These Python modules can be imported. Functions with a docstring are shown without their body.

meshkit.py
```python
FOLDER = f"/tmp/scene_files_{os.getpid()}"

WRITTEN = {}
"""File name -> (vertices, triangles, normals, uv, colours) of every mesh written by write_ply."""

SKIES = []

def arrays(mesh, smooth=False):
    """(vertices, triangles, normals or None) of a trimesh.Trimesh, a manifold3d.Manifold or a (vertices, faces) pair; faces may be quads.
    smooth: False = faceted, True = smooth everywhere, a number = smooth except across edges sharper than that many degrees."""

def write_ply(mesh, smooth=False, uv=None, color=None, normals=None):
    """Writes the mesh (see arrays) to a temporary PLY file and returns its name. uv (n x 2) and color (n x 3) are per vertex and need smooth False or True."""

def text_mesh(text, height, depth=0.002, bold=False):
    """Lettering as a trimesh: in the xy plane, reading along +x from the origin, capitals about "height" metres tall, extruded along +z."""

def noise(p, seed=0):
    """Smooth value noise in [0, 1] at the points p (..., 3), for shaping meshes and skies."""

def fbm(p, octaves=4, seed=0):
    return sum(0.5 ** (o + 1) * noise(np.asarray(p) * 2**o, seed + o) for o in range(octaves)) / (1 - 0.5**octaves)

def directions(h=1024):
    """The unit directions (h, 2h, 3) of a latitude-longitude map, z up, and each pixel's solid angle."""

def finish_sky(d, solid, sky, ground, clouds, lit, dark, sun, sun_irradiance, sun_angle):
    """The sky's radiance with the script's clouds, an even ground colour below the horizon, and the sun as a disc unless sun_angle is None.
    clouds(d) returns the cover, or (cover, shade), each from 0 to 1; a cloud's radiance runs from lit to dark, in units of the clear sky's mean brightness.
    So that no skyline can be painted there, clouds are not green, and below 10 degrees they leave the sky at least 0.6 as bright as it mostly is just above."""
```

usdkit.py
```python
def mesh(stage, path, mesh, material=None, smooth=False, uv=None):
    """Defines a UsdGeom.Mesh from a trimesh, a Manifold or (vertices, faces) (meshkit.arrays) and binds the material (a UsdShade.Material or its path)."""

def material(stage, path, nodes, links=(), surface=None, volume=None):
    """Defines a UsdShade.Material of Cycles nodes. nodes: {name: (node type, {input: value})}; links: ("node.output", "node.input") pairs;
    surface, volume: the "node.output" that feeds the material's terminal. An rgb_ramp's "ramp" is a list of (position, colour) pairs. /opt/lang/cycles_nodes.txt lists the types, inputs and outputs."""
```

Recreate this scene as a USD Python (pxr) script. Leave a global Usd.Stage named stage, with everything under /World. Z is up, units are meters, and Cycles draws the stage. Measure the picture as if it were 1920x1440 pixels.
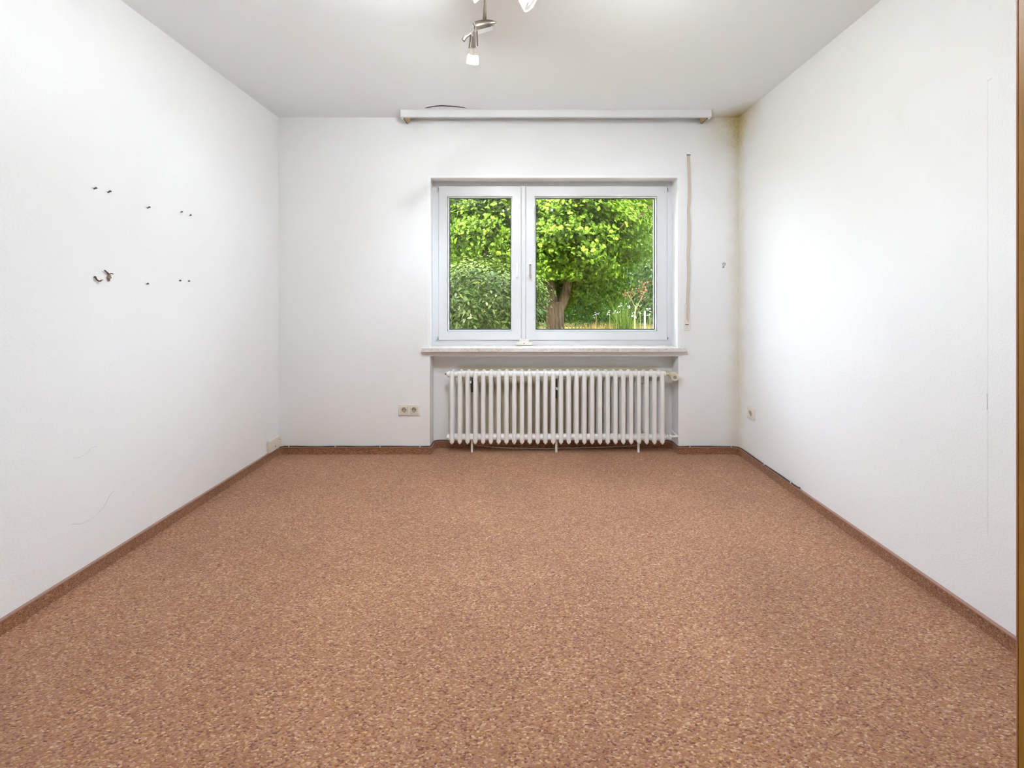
import math, random
import numpy as np, trimesh, manifold3d as m3
from shapely.geometry import Polygon, LineString, box as sbox
import usdkit, meshkit
from pxr import Usd, UsdGeom, UsdLux, UsdShade, Gf, Sdf

random.seed(7); rng = np.random.default_rng(7)
stage = Usd.Stage.CreateInMemory()
UsdGeom.SetStageUpAxis(stage, 'Z'); UsdGeom.SetStageMetersPerUnit(stage, 1.0)
UsdGeom.Xform.Define(stage, '/World'); UsdGeom.Scope.Define(stage, '/World/Looks')

# ------------------------------------------------------------------ camera, sky, sun, exposure
FPX, CX, CY, CAMZ = 693.0, 975.0, 557.0, 1.165      # focal length and vanishing point in pixels of 1920x1440, eye height
cam = UsdGeom.Camera.Define(stage, '/World/camera')
cam.AddTranslateOp().Set((0, 0, CAMZ)); cam.AddRotateXOp().Set(90.0)
AP = 36.0
cam.CreateHorizontalApertureAttr(AP); cam.CreateVerticalApertureAttr(27.0)
cam.CreateFocalLengthAttr(FPX / 1920 * AP)
cam.CreateHorizontalApertureOffsetAttr((960 - CX) / 1920 * AP)
cam.CreateVerticalApertureOffsetAttr((CY - 720) / 1920 * AP)
cam.CreateExposureAttr(0.13)
cam.CreateClippingRangeAttr((0.05, 500.0))
BULB = 28500.0          # radiance of the halogen bulbs
SKY, SUN = 2.4, 8.0

dome = UsdLux.DomeLight.Define(stage, '/World/sky_dome')
dome.CreateIntensityAttr(SKY); dome.CreateColorAttr((0.88, 0.98, 1.14))
sun = UsdLux.DistantLight.Define(stage, '/World/sun')
sun.CreateIntensityAttr(SUN); sun.CreateColorAttr((1.0, 0.95, 0.85)); sun.CreateAngleAttr(0.6); sun.CreateNormalizeAttr(True)
sun_from = np.array([-0.50, -0.50, 0.70])             # from the left, a little behind the house
sun.AddTransformOp().Set(Gf.Matrix4d().SetRotate(Gf.Rotation(Gf.Vec3d(0, 0, 1), Gf.Vec3d(*map(float, sun_from)))))

# ------------------------------------------------------------------ helpers
used = {}
def numbered(path):
    k = used.get(path, -1) + 1; used[path] = k
    return path if k == 0 else '%s_%03d' % (path, k)
LOC = {}
def tag(p, label=None, cat=None, group=None, kind=None):
    p = p.GetPrim() if hasattr(p, 'GetPrim') else p
    for k, v in (('label', label), ('category', cat), ('group', group), ('kind', kind)):
        if v: p.SetCustomDataByKey(k, v)
    return p
def thing(name, label, cat, loc=(0, 0, 0), group=None, kind=None, parent=None):
    path = numbered((str(parent) if parent else '/World') + '/' + name)
    x = UsdGeom.Xform.Define(stage, path)
    base = np.array(LOC.get(str(parent), (0, 0, 0)), float)
    x.AddTranslateOp().Set(tuple(map(float, np.array(loc) - base)))
    LOC[path] = tuple(loc)
    tag(x, label, cat, group, kind)
    return path
def arr(mesh):
    if hasattr(mesh, 'to_mesh'):
        q = mesh.to_mesh(); return np.array(q.vert_properties[:, :3], float), np.array(q.tri_verts)
    if isinstance(mesh, tuple): return np.asarray(mesh[0], float), np.asarray(mesh[1])
    return np.array(mesh.vertices, float), np.array(mesh.faces)
def obj(name, mesh, mat, parent=None, smooth=30, label=None, cat=None, group=None, kind=None):
    """One Mesh prim, given in world coordinates, under parent or under /World."""
    path = numbered((parent or '/World') + '/' + name)
    v, f = arr(mesh)
    b = np.array(LOC.get(parent, (0, 0, 0)), float)
    usdkit.mesh(stage, path, (v - b, f), mat, smooth=smooth)
    LOC[path] = tuple(b)
    tag(stage.GetPrimAtPath(path), label, cat, group, kind)
    return path
def P(px, py, y):
    """Point at depth y seen at pixel (px, py)."""
    return np.array([(px - CX) * y / FPX, y, CAMZ - (py - CY) * y / FPX])
def bx(x0, x1, y0, y1, z0, z1):
    return m3.Manifold.cube((x1 - x0, y1 - y0, z1 - z0)).translate((x0, y0, z0))
def rbx(x0, x1, y0, y1, z0, z1, r=0.002):
    s = [m3.Manifold.sphere(r, 8).translate((x, y, z)) for x in (x0 + r, x1 - r) for y in (y0 + r, y1 - r) for z in (z0 + r, z1 - r)]
    return m3.Manifold.batch_hull(s)
def cyl(a, b, r0, r1=None, n=20):
    a, b = np.array(a, float), np.array(b, float); d = b - a; L = np.linalg.norm(d)
    c = trimesh.creation.cylinder(radius=1, height=1, sections=n)
    v = np.array(c.vertices); t = v[:, 2] + 0.5; r1 = r0 if r1 is None else r1
    v[:, :2] *= (r0 + (r1 - r0) * t)[:, None]; v[:, 2] = t * L
    R = trimesh.geometry.align_vectors([0, 0, 1], d / L)[:3, :3]
    return trimesh.Trimesh(v @ R.T + a, c.faces, process=False)
def lathe(profile, a, d, n=24):
    """profile: (radius, distance along the axis) pairs; axis from a towards d."""
    prof = np.array(profile, float); d = np.array(d, float) / np.linalg.norm(d)
    ang = np.arange(n) * 2 * np.pi / n
    v = np.stack([prof[:, :1] * np.cos(ang), prof[:, :1] * np.sin(ang), np.repeat(prof[:, 1:], n, 1)], -1).reshape(-1, 3)
    i, j = np.meshgrid(np.arange(len(prof) - 1), np.arange(n), indexing='ij')
    q = np.stack([i * n + j, i * n + (j + 1) % n, (i + 1) * n + (j + 1) % n, (i + 1) * n + j], -1).reshape(-1, 4)
    R = trimesh.geometry.align_vectors([0, 0, 1], d)[:3, :3]
    return v @ R.T + np.array(a, float), np.vstack([q[:, [0, 1, 2]], q[:, [0, 2, 3]]])
def tube(pts, r, sides=10):
    p = np.array(pts, float); r = np.broadcast_to(r, (len(p),)).astype(float)
    t = np.gradient(p, axis=0); t /= np.linalg.norm(t, axis=1, keepdims=True) + 1e-12
    a = np.cross(t, np.where(np.abs(t[:, 2:]) < 0.9, [0, 0, 1.0], [1.0, 0, 0])); a /= np.linalg.norm(a, axis=1, keepdims=True) + 1e-12
    b = np.cross(t, a); ang = np.arange(sides) * 2 * np.pi / sides
    v = p[:, None] + r[:, None, None] * (np.cos(ang)[None, :, None] * a[:, None] + np.sin(ang)[None, :, None] * b[:, None])
    i, j = np.meshgrid(np.arange(len(p) - 1), np.arange(sides), indexing='ij')
    q = np.stack([i * sides + j, i * sides + (j + 1) % sides, (i + 1) * sides + (j + 1) % sides, (i + 1) * sides + j], -1).reshape(-1, 4)
    f = [*q[:, [0, 1, 2]], *q[:, [0, 2, 3]]]
    n0 = len(p) * sides; v = np.vstack([v.reshape(-1, 3), p[:1], p[-1:]])
    for k in range(sides):
        f.append([n0, (k + 1) % sides, k]); e = (len(p) - 1) * sides; f.append([n0 + 1, e + k, e + (k + 1) % sides])
    return v, np.array(f)
def cat_mesh(*ms):
    V, F, n = [], [], 0
    for q in ms:
        v, f = arr(q); V.append(v); F.append(f + n); n += len(v)
    return np.vstack(V), np.vstack(F)
def extrude(poly, z0, z1):
    ms = [trimesh.creation.extrude_polygon(g, z1 - z0) for g in (poly.geoms if hasattr(poly, 'geoms') else [poly]) if g.area > 1e-7]
    v, f = cat_mesh(*ms); v[:, 2] += z0
    return v, f
def spline(pts, n=40):
    p = np.array(pts, float); t = np.linspace(0, len(p) - 1, n); out = []
    q = np.vstack([2 * p[0] - p[1], p, 2 * p[-1] - p[-2]])
    for s in t:
        k = min(int(s), len(p) - 2); u = s - k; a, b, c, d = q[k:k + 4]
        out.append(0.5 * ((2 * b) + (c - a) * u + (2 * a - 5 * b + 4 * c - d) * u * u + (3 * b - a - 3 * c + d) * u ** 3))
    return np.array(out)

# ------------------------------------------------------------------ materials
L = '/World/Looks/'
def simple(name, color, rough=0.5, metallic=0.0, bump=None, **kw):
    n = {'p': ('principled_bsdf', {'base_color': color, 'roughness': rough, 'metallic': metallic, **kw})}; ln = []
    if bump:
        n['t'] = ('geometry', {}); n['n'] = ('noise_texture', {'scale': bump[0], 'detail': 3.0}); n['b'] = ('bump', {'strength': bump[1], 'distance': bump[2]})
        ln = [('t.position', 'n.vector'), ('n.fac', 'b.height'), ('b.normal', 'p.normal')]
    return usdkit.material(stage, L + name, n, ln, surface='p.BSDF')

XL, XR, YB, H = -1.795, 1.624, 2.747, 2.5
YN = -0.36                                            # the near wall, behind the camera
def smooth_step(n, ln, name, src, f0, f1, t0, t1):
    n[name] = ('map_range', {'range_type': 'smoothstep', 'from_min': f0, 'from_max': f1, 'to_min': t0, 'to_max': t1, 'clamp': True})
    ln.append((src, name + '.value')); return name + '.result'
def op(n, ln, name, kind, a, b):
    n[name] = ('math', {'math_type': kind, **({} if isinstance(a, str) else {'value1': a}), **({} if isinstance(b, str) else {'value2': b})})
    if isinstance(a, str): ln.append((a, name + '.value1'))
    if isinstance(b, str): ln.append((b, name + '.value2'))
    return name + '.value'
def plaster(name, base, rough_scale, bump_strength):
    """White wall paint over woodchip paper; a yellow damp stain in the far right corner, unpainted cream wall behind the radiator."""
    n = {'g': ('geometry', {}), 'xyz': ('separate_xyz', {}), 'p': ('principled_bsdf', {'roughness': 0.75, 'specular_ior_level': 0.25})}
    ln = [('g.position', 'xyz.vector')]
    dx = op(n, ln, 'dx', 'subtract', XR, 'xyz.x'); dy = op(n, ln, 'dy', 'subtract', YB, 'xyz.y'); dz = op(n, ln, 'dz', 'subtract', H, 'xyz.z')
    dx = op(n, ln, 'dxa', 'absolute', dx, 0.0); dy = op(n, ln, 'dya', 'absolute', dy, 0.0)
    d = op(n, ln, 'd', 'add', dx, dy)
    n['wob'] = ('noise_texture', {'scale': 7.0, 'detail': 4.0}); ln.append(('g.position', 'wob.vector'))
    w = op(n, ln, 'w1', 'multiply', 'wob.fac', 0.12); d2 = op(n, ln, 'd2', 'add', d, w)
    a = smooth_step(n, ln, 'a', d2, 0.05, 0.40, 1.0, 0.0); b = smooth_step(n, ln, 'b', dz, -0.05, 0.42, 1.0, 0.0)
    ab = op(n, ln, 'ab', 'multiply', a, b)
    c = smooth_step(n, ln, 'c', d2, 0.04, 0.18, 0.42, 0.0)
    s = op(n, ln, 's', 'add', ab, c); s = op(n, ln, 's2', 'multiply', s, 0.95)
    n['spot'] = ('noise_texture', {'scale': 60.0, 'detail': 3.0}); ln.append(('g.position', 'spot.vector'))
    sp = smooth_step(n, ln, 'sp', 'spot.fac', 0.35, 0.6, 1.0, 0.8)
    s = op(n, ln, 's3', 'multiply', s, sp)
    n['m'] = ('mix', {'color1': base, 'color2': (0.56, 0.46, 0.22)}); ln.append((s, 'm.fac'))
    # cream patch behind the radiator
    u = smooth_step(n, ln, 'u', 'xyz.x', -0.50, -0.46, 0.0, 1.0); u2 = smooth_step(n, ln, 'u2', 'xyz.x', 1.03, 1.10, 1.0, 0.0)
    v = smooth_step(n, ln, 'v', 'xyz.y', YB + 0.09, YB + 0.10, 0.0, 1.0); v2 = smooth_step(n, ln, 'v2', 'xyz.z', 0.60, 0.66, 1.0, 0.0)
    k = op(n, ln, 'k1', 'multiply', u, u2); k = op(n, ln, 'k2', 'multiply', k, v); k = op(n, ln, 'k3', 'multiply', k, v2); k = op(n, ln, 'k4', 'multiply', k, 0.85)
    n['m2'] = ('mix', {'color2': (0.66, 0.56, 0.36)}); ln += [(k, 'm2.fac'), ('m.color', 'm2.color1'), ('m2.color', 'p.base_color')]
    n['fine'] = ('noise_texture', {'scale': rough_scale, 'detail': 4.0, 'roughness': 0.6}); n['bump'] = ('bump', {'strength': bump_strength, 'distance': 0.003})
    ln += [('g.position', 'fine.vector'), ('fine.fac', 'bump.height'), ('bump.normal', 'p.normal')]
    return usdkit.material(stage, L + name, n, ln, surface='p.BSDF')
M = {}
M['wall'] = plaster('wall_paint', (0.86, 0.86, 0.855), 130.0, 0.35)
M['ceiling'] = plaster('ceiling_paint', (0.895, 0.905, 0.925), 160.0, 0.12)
M['hall'] = simple('hall_paint', (0.82, 0.81, 0.79), 0.8)
M['pvc'] = simple('window_pvc', (0.73, 0.735, 0.75), 0.28)
M['bead'] = simple('bead_pvc', (0.90, 0.91, 0.92), 0.3)
M['seal'] = simple('rubber_seal', (0.03, 0.035, 0.04), 0.6)
M['radiator'] = simple('radiator_enamel', (0.87, 0.86, 0.835), 0.35)
M['bracket'] = simple('bracket_steel', (0.16, 0.15, 0.14), 0.5)
M['valve'] = simple('valve_cream', (0.70, 0.62, 0.44), 0.45)
M['valve_grey'] = simple('valve_grey', (0.30, 0.32, 0.36), 0.5)
M['rust'] = simple('rusty_plug', (0.22, 0.09, 0.05), 0.7)
M['cream'] = simple('cream_plastic', (0.74, 0.68, 0.56), 0.4)
M['ivory'] = simple('ivory_plastic', (0.78, 0.75, 0.68), 0.4)
M['socket_hole'] = simple('socket_recess', (0.12, 0.10, 0.08), 0.6)
M['socket_well'] = simple('socket_well', (0.42, 0.37, 0.28), 0.5)
M['steel'] = simple('brushed_nickel', (0.42, 0.38, 0.33), 0.28, 1.0)
M['chrome'] = simple('chrome', (0.88, 0.89, 0.90), 0.06, 1.0)
M['cable'] = simple('brown_cable', (0.07, 0.035, 0.025), 0.5)
M['clip'] = simple('white_clip', (0.75, 0.72, 0.68), 0.5)
M['cord'] = simple('grey_cord', (0.45, 0.43, 0.44), 0.5)
M['strap'] = simple('strap_webbing', (0.60, 0.52, 0.42), 0.8, bump=(400.0, 0.4, 0.001))
M['dark'] = simple('dark_slot', (0.05, 0.045, 0.04), 0.7)
M['nail'] = simple('rusty_nail', (0.10, 0.055, 0.04), 0.6)
M['brass'] = simple('aged_brass', (0.45, 0.34, 0.16), 0.45, 0.4)
M['plug'] = simple('plug_brown', (0.27, 0.19, 0.13), 0.7); M['crack'] = simple('crack_grey', (0.66, 0.66, 0.67), 0.9)
M['flake'] = simple('paint_flake', (0.16, 0.13, 0.13), 0.9)
M['pelmet'] = simple('pelmet_white', (0.80, 0.80, 0.80), 0.45)
M['profile'] = simple('baseboard_profile', (0.36, 0.20, 0.15), 0.35)

def carpet(name, tint):
    n = {'g': ('geometry', {}), 'mp': ('mapping', {'scale': (0.50, 1.0, 1.0)}),
         'v': ('voronoi_texture', {'scale': 300.0, 'randomness': 1.0}), 'sc': ('separate_color', {}),
         'r': ('rgb_ramp', {'ramp': [tuple([p, tuple(c * t for c, t in zip(col, tint))]) for p, col in (
             (0.0, (0.17, 0.060, 0.045)), (0.12, (0.30, 0.105, 0.050)), (0.24, (0.41, 0.215, 0.070)), (0.36, (0.34, 0.155, 0.125)), (0.48, (0.39, 0.165, 0.055)),
             (0.60, (0.49, 0.28, 0.150)), (0.70, (0.37, 0.140, 0.070)), (0.80, (0.46, 0.240, 0.180)), (0.90, (0.54, 0.315, 0.165)), (1.0, (0.66, 0.46, 0.29)))]}),
         'big': ('noise_texture', {'scale': 2.5, 'detail': 3.0}), 'bm': ('map_range', {'from_min': 0.3, 'from_max': 0.7, 'to_min': 0.86, 'to_max': 1.04}),
         'mul': ('vector_math', {'math_type': 'scale'}),
         'n2': ('noise_texture', {'scale': 500.0, 'detail': 2.0}), 'h': ('math', {'math_type': 'subtract'}),
         'b': ('bump', {'strength': 0.6, 'distance': 0.003}),
         'p': ('principled_bsdf', {'roughness': 0.6, 'specular_ior_level': 0.35, 'sheen_weight': 0.3, 'sheen_roughness': 0.4, 'sheen_tint': (1.0, 0.85, 0.75)})}
    ln = [('g.position', 'mp.vector'), ('mp.vector', 'v.vector'), ('v.color', 'sc.color'), ('sc.r', 'r.fac'), ('r.color', 'mul.vector1'), ('g.position', 'big.vector'),
          ('big.fac', 'bm.value'), ('bm.result', 'mul.scale'), ('mul.vector', 'p.base_color'), ('g.position', 'n2.vector'), ('n2.fac', 'h.value1'), ('v.distance', 'h.value2'), ('h.value', 'b.height'), ('b.normal', 'p.normal')]
    return usdkit.material(stage, L + name, n, ln, surface='p.BSDF')
M['carpet'] = carpet('carpet', (1, 1, 1)); M['strip'] = carpet('carpet_strip', (0.75, 0.68, 0.62))
usdkit.material(stage, L + 'oak', {
    'g': ('geometry', {}), 'mp': ('mapping', {'scale': (14.0, 14.0, 0.6)}), 'n': ('noise_texture', {'scale': 6.0, 'detail': 6.0, 'roughness': 0.65}),
    'r': ('rgb_ramp', {'ramp': [(0.3, (0.19, 0.085, 0.010)), (0.5, (0.29, 0.135, 0.016)), (0.7, (0.36, 0.185, 0.030))]}),
    'p': ('principled_bsdf', {'roughness': 0.4})}, [('g.position', 'mp.vector'), ('mp.vector', 'n.vector'), ('n.fac', 'r.fac'), ('r.color', 'p.base_color')], surface='p.BSDF')
M['oak'] = UsdShade.Material.Get(stage, L + 'oak')
M['lip'] = simple('oak_lipping', (0.36, 0.14, 0.07), 0.4)
usdkit.material(stage, L + 'sill_marble', {
    'g': ('geometry', {}), 'n': ('noise_texture', {'scale': 30.0, 'detail': 6.0, 'distortion': 1.5}),
    'r': ('rgb_ramp', {'ramp': [(0.3, (0.60, 0.50, 0.43)), (0.5, (0.74, 0.69, 0.65)), (0.7, (0.80, 0.77, 0.75))]}),
    'p': ('principled_bsdf', {'roughness': 0.18})}, [('g.position', 'n.vector'), ('n.fac', 'r.fac'), ('r.color', 'p.base_color')], surface='p.BSDF')
M['marble'] = UsdShade.Material.Get(stage, L + 'sill_marble')
usdkit.material(stage, L + 'pane_glass', {
    't': ('transparent_bsdf', {'color': (0.97, 0.985, 0.975)}), 'gl': ('glossy_bsdf', {'color': (1, 1, 1), 'roughness': 0.0}), 'lw': ('layer_weight', {'blend': 0.5}), 'pw': ('math', {'math_type': 'power', 'value2': 5.0}), 'f': ('math', {'math_type': 'multiply_add', 'value2': 0.9, 'value3': 0.035}),
    'm': ('mix_closure', {})}, [('lw.facing', 'pw.value1'), ('pw.value', 'f.value1'), ('f.value', 'm.fac'), ('t.BSDF', 'm.closure1'), ('gl.BSDF', 'm.closure2')], surface='m.closure')
M['glass'] = UsdShade.Material.Get(stage, L + 'pane_glass')
usdkit.material(stage, L + 'shade_glass', {
    't': ('transparent_bsdf', {'color': (0.97, 0.95, 0.92)}), 'gl': ('glossy_bsdf', {'color': (1, 1, 1), 'roughness': 0.08}), 'tr': ('translucent_bsdf', {'color': (0.95, 0.9, 0.82)}),
    'lw': ('layer_weight', {'blend': 0.5}), 'pw': ('math', {'math_type': 'power', 'value2': 4.0}), 'f': ('math', {'math_type': 'multiply_add', 'value2': 0.8, 'value3': 0.05}), 'm1': ('mix_closure', {'fac': 0.12}), 'm': ('mix_closure', {})},
    [('t.BSDF', 'm1.closure1'), ('tr.BSDF', 'm1.closure2'), ('lw.facing', 'pw.value1'), ('pw.value', 'f.value1'), ('f.value', 'm.fac'), ('m1.closure', 'm.closure1'), ('gl.BSDF', 'm.closure2')], surface='m.closure')
M['shade'] = UsdShade.Material.Get(stage, L + 'shade_glass')
usdkit.material(stage, L + 'halogen', {'e': ('emission', {'color': (0.91, 1.0, 1.10), 'strength': BULB})}, [], surface='e.emission')
M['halogen'] = UsdShade.Material.Get(stage, L + 'halogen')

def leaf_mat(name, ramp, rough, trans, source='island', spec=0.5):
    src = ('geometry', {}) if source == 'island' else ('object_info', {})
    out = 'i.random_per_island' if source == 'island' else 'i.random'
    usdkit.material(stage, L + name, {
        'i': src, 'r': ('rgb_ramp', {'ramp': ramp}), 'p': ('principled_bsdf', {'roughness': rough, 'specular_ior_level': spec}),
        't': ('translucent_bsdf', {}), 'hs': ('hsv', {'saturation': 1.15, 'value': 1.5}), 'm': ('mix_closure', {'fac': trans})},
        [(out, 'r.fac'), ('r.color', 'p.base_color'), ('r.color', 'hs.color'), ('hs.color', 't.color'), ('p.BSDF', 'm.closure1'), ('t.BSDF', 'm.closure2')], surface='m.closure')
    return UsdShade.Material.Get(stage, L + name)
GINKGO = [(0.0, (0.075, 0.130, 0.009)), (0.35, (0.115, 0.180, 0.013)), (0.7, (0.145, 0.210, 0.018)), (1.0, (0.175, 0.235, 0.026))]
BUSH = [(0.0, (0.075, 0.115, 0.014)), (0.5, (0.140, 0.185, 0.030)), (0.87, (0.21, 0.25, 0.060)), (0.92, (0.50, 0.47, 0.26)), (0.96, (0.58, 0.55, 0.38)), (0.97, (0.46, 0.36, 0.03)), (1.0, (0.48, 0.40, 0.05))]
HEDGE = [(0.0, (0.032, 0.096, 0.024)), (0.6, (0.064, 0.16, 0.032)), (1.0, (0.112, 0.24, 0.04))]
FAR = [(0.0, (0.14, 0.22, 0.07)), (0.6, (0.26, 0.36, 0.12)), (1.0, (0.42, 0.50, 0.26))]
M['ginkgo'] = leaf_mat('ginkgo_foliage', GINKGO, 0.6, 0.28, spec=0.1); M['ginkgo1'] = leaf_mat('ginkgo_leaf', GINKGO, 0.6, 0.28, 'object', 0.1)
M['bush'] = leaf_mat('bush_foliage', BUSH, 0.35, 0.12, spec=0.25); M['hedge'] = leaf_mat('hedge_foliage', HEDGE, 0.6, 0.2, spec=0.1)
M['far'] = leaf_mat('far_foliage', FAR, 0.6, 0.3, spec=0.1); M['drygrass'] = leaf_mat('dry_grass', [(0, (0.1904, 0.1456, 0.0448)), (0.5, (0.2912, 0.1680, 0.0784)), (1, (0.2688, 0.2464, 0.0672))], 0.7, 0.3, spec=0.1)
M['greengrass'] = leaf_mat('green_blades', [(0, (0.0576, 0.0960, 0.0156)), (0.6, (0.1152, 0.1536, 0.0228)), (1, (0.2112, 0.1920, 0.0576))], 0.6, 0.3, spec=0.1)
M['petal_white'] = simple('white_petal', (0.3240, 0.3294, 0.3456), 0.8); M['petal_red'] = simple('red_petal', (0.480, 0.024, 0.012), 0.7)
M['petal_blue'] = simple('blue_petal', (0.1560, 0.1820, 0.2860), 0.7); M['stem'] = simple('rose_stem', (0.1120, 0.1050, 0.0350), 0.7)
M['rose_leaf'] = leaf_mat('rose_leaf', [(0, (0.1300, 0.0650, 0.0325)), (0.4, (0.1430, 0.1235, 0.0455)), (1, (0.1950, 0.1950, 0.0780))], 0.6, 0.3, spec=0.1)
usdkit.material(stage, L + 'bark', {
    'g': ('geometry', {}), 'mp': ('mapping', {'scale': (26.0, 26.0, 3.0)}), 'n': ('noise_texture', {'scale': 1.0, 'detail': 6.0, 'roughness': 0.7, 'distortion': 0.4}),
    'r': ('rgb_ramp', {'ramp': [(0.3, (0.035, 0.022, 0.014)), (0.5, (0.12, 0.080, 0.048)), (0.7, (0.19, 0.135, 0.085))]}), 'b': ('bump', {'strength': 1.0, 'distance': 0.03}),
    'p': ('principled_bsdf', {'roughness': 0.9, 'specular_ior_level': 0.1})}, [('g.position', 'mp.vector'), ('mp.vector', 'n.vector'), ('n.fac', 'r.fac'), ('r.color', 'p.base_color'), ('n.fac', 'b.height'), ('b.normal', 'p.normal')], surface='p.BSDF')
M['bark'] = UsdShade.Material.Get(stage, L + 'bark')
M['lawn'] = simple('lawn_ground', (0.175, 0.158, 0.042), 0.95, bump=(60.0, 1.0, 0.03)); M['post'] = simple('post_white', (0.1800, 0.1680, 0.1260), 0.8)
M['render'] = simple('house_render', (0.62, 0.60, 0.56), 0.9)

# ------------------------------------------------------------------ room shell
wx0, wx1, wz1 = (802 - CX) * YB / FPX, (1275 - CX) * YB / FPX, P(0, 329, YB)[2]
nx0, nx1, nz1 = (806 - CX) * YB / FPX, (1272 - CX) * YB / FPX, P(0, 667.5, YB)[2]
NY = YB + 0.12
YF, YS = 2.897, 2.885                                 # faces of the window frame and of its sashes
SILL = 0.789
wall = bx(XL - 0.25, XR + 0.25, YB, YB + 0.24, -0.2, H + 0.3)
wall -= bx(wx0, wx1, YB - 0.1, YB + 0.5, SILL - 0.026, wz1)
wall -= bx(nx0, nx1, YB - 0.1, NY, -0.3, nz1)
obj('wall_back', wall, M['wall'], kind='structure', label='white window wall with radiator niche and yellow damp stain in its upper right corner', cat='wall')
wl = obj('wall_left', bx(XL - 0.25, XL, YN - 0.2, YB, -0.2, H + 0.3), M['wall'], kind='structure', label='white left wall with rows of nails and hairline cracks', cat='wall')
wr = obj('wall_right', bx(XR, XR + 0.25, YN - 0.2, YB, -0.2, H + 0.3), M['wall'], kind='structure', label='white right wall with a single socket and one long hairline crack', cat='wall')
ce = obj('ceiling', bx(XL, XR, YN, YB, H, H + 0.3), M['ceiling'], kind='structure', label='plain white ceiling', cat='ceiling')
R = Polygon([(XL, YN), (XR, YN), (XR, YB), (nx1, YB), (nx1, NY), (nx0, NY), (nx0, YB), (XL, YB)])
obj('floor', extrude(R, -0.2, 0.0), M['carpet'], kind='structure', label='mottled reddish brown loop pile carpet floor', cat='carpet')
DX0, DX1 = -0.14, 0.76                                # doorway behind the camera
near = bx(XL, XR, YN - 0.2, YN, -0.2, H + 0.3) - bx(DX0, DX1, YN - 0.5, YN + 0.1, 0.0, 2.02)
obj('wall_near', near, M['wall'], kind='structure', label='white wall with the doorway behind the viewer', cat='wall')
# a short hall behind the doorway
hall = bx(-0.36, 1.7, YN - 1.9, YN - 0.2, -0.2, H + 0.3) - bx(-0.26, 1.6, YN - 1.8, YN - 0.1, 0.0, H)
obj('wall_hall', hall, M['hall'], kind='structure', label='walls of the short hall outside the doorway', cat='wall')

# baseboards: a carpet strip in a brown plastic profile, following the niche with soft corners
inner = lambda t: R.buffer(-0.06).buffer(0.06 - t)
ring = R.difference(inner(0.012)); lip = R.difference(inner(0.016))
areas = {'back': Polygon([(XL, YB - 0.0001), (XL, 3.2), (XR, 3.2), (XR, YB - 0.0001), (XR - 0.02, YB - 0.02), (nx1 + 0.2, YB - 0.05), (nx0 - 0.2, YB - 0.05), (XL + 0.02, YB - 0.02)])}
areas['back'] = sbox(XL, YB - 0.06, XR, 3.2)
areas['left'] = sbox(XL - 0.1, YN, XL + 0.06, YB - 0.06); areas['right'] = sbox(XR - 0.06, YN, XR + 0.1, YB - 0.06)
door_gap = sbox(DX0 - 0.08, YN - 0.5, DX1 + 0.08, YN + 0.1)
areas['near'] = sbox(XL + 0.06, YN - 0.1, XR - 0.06, YN + 0.06)
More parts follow.
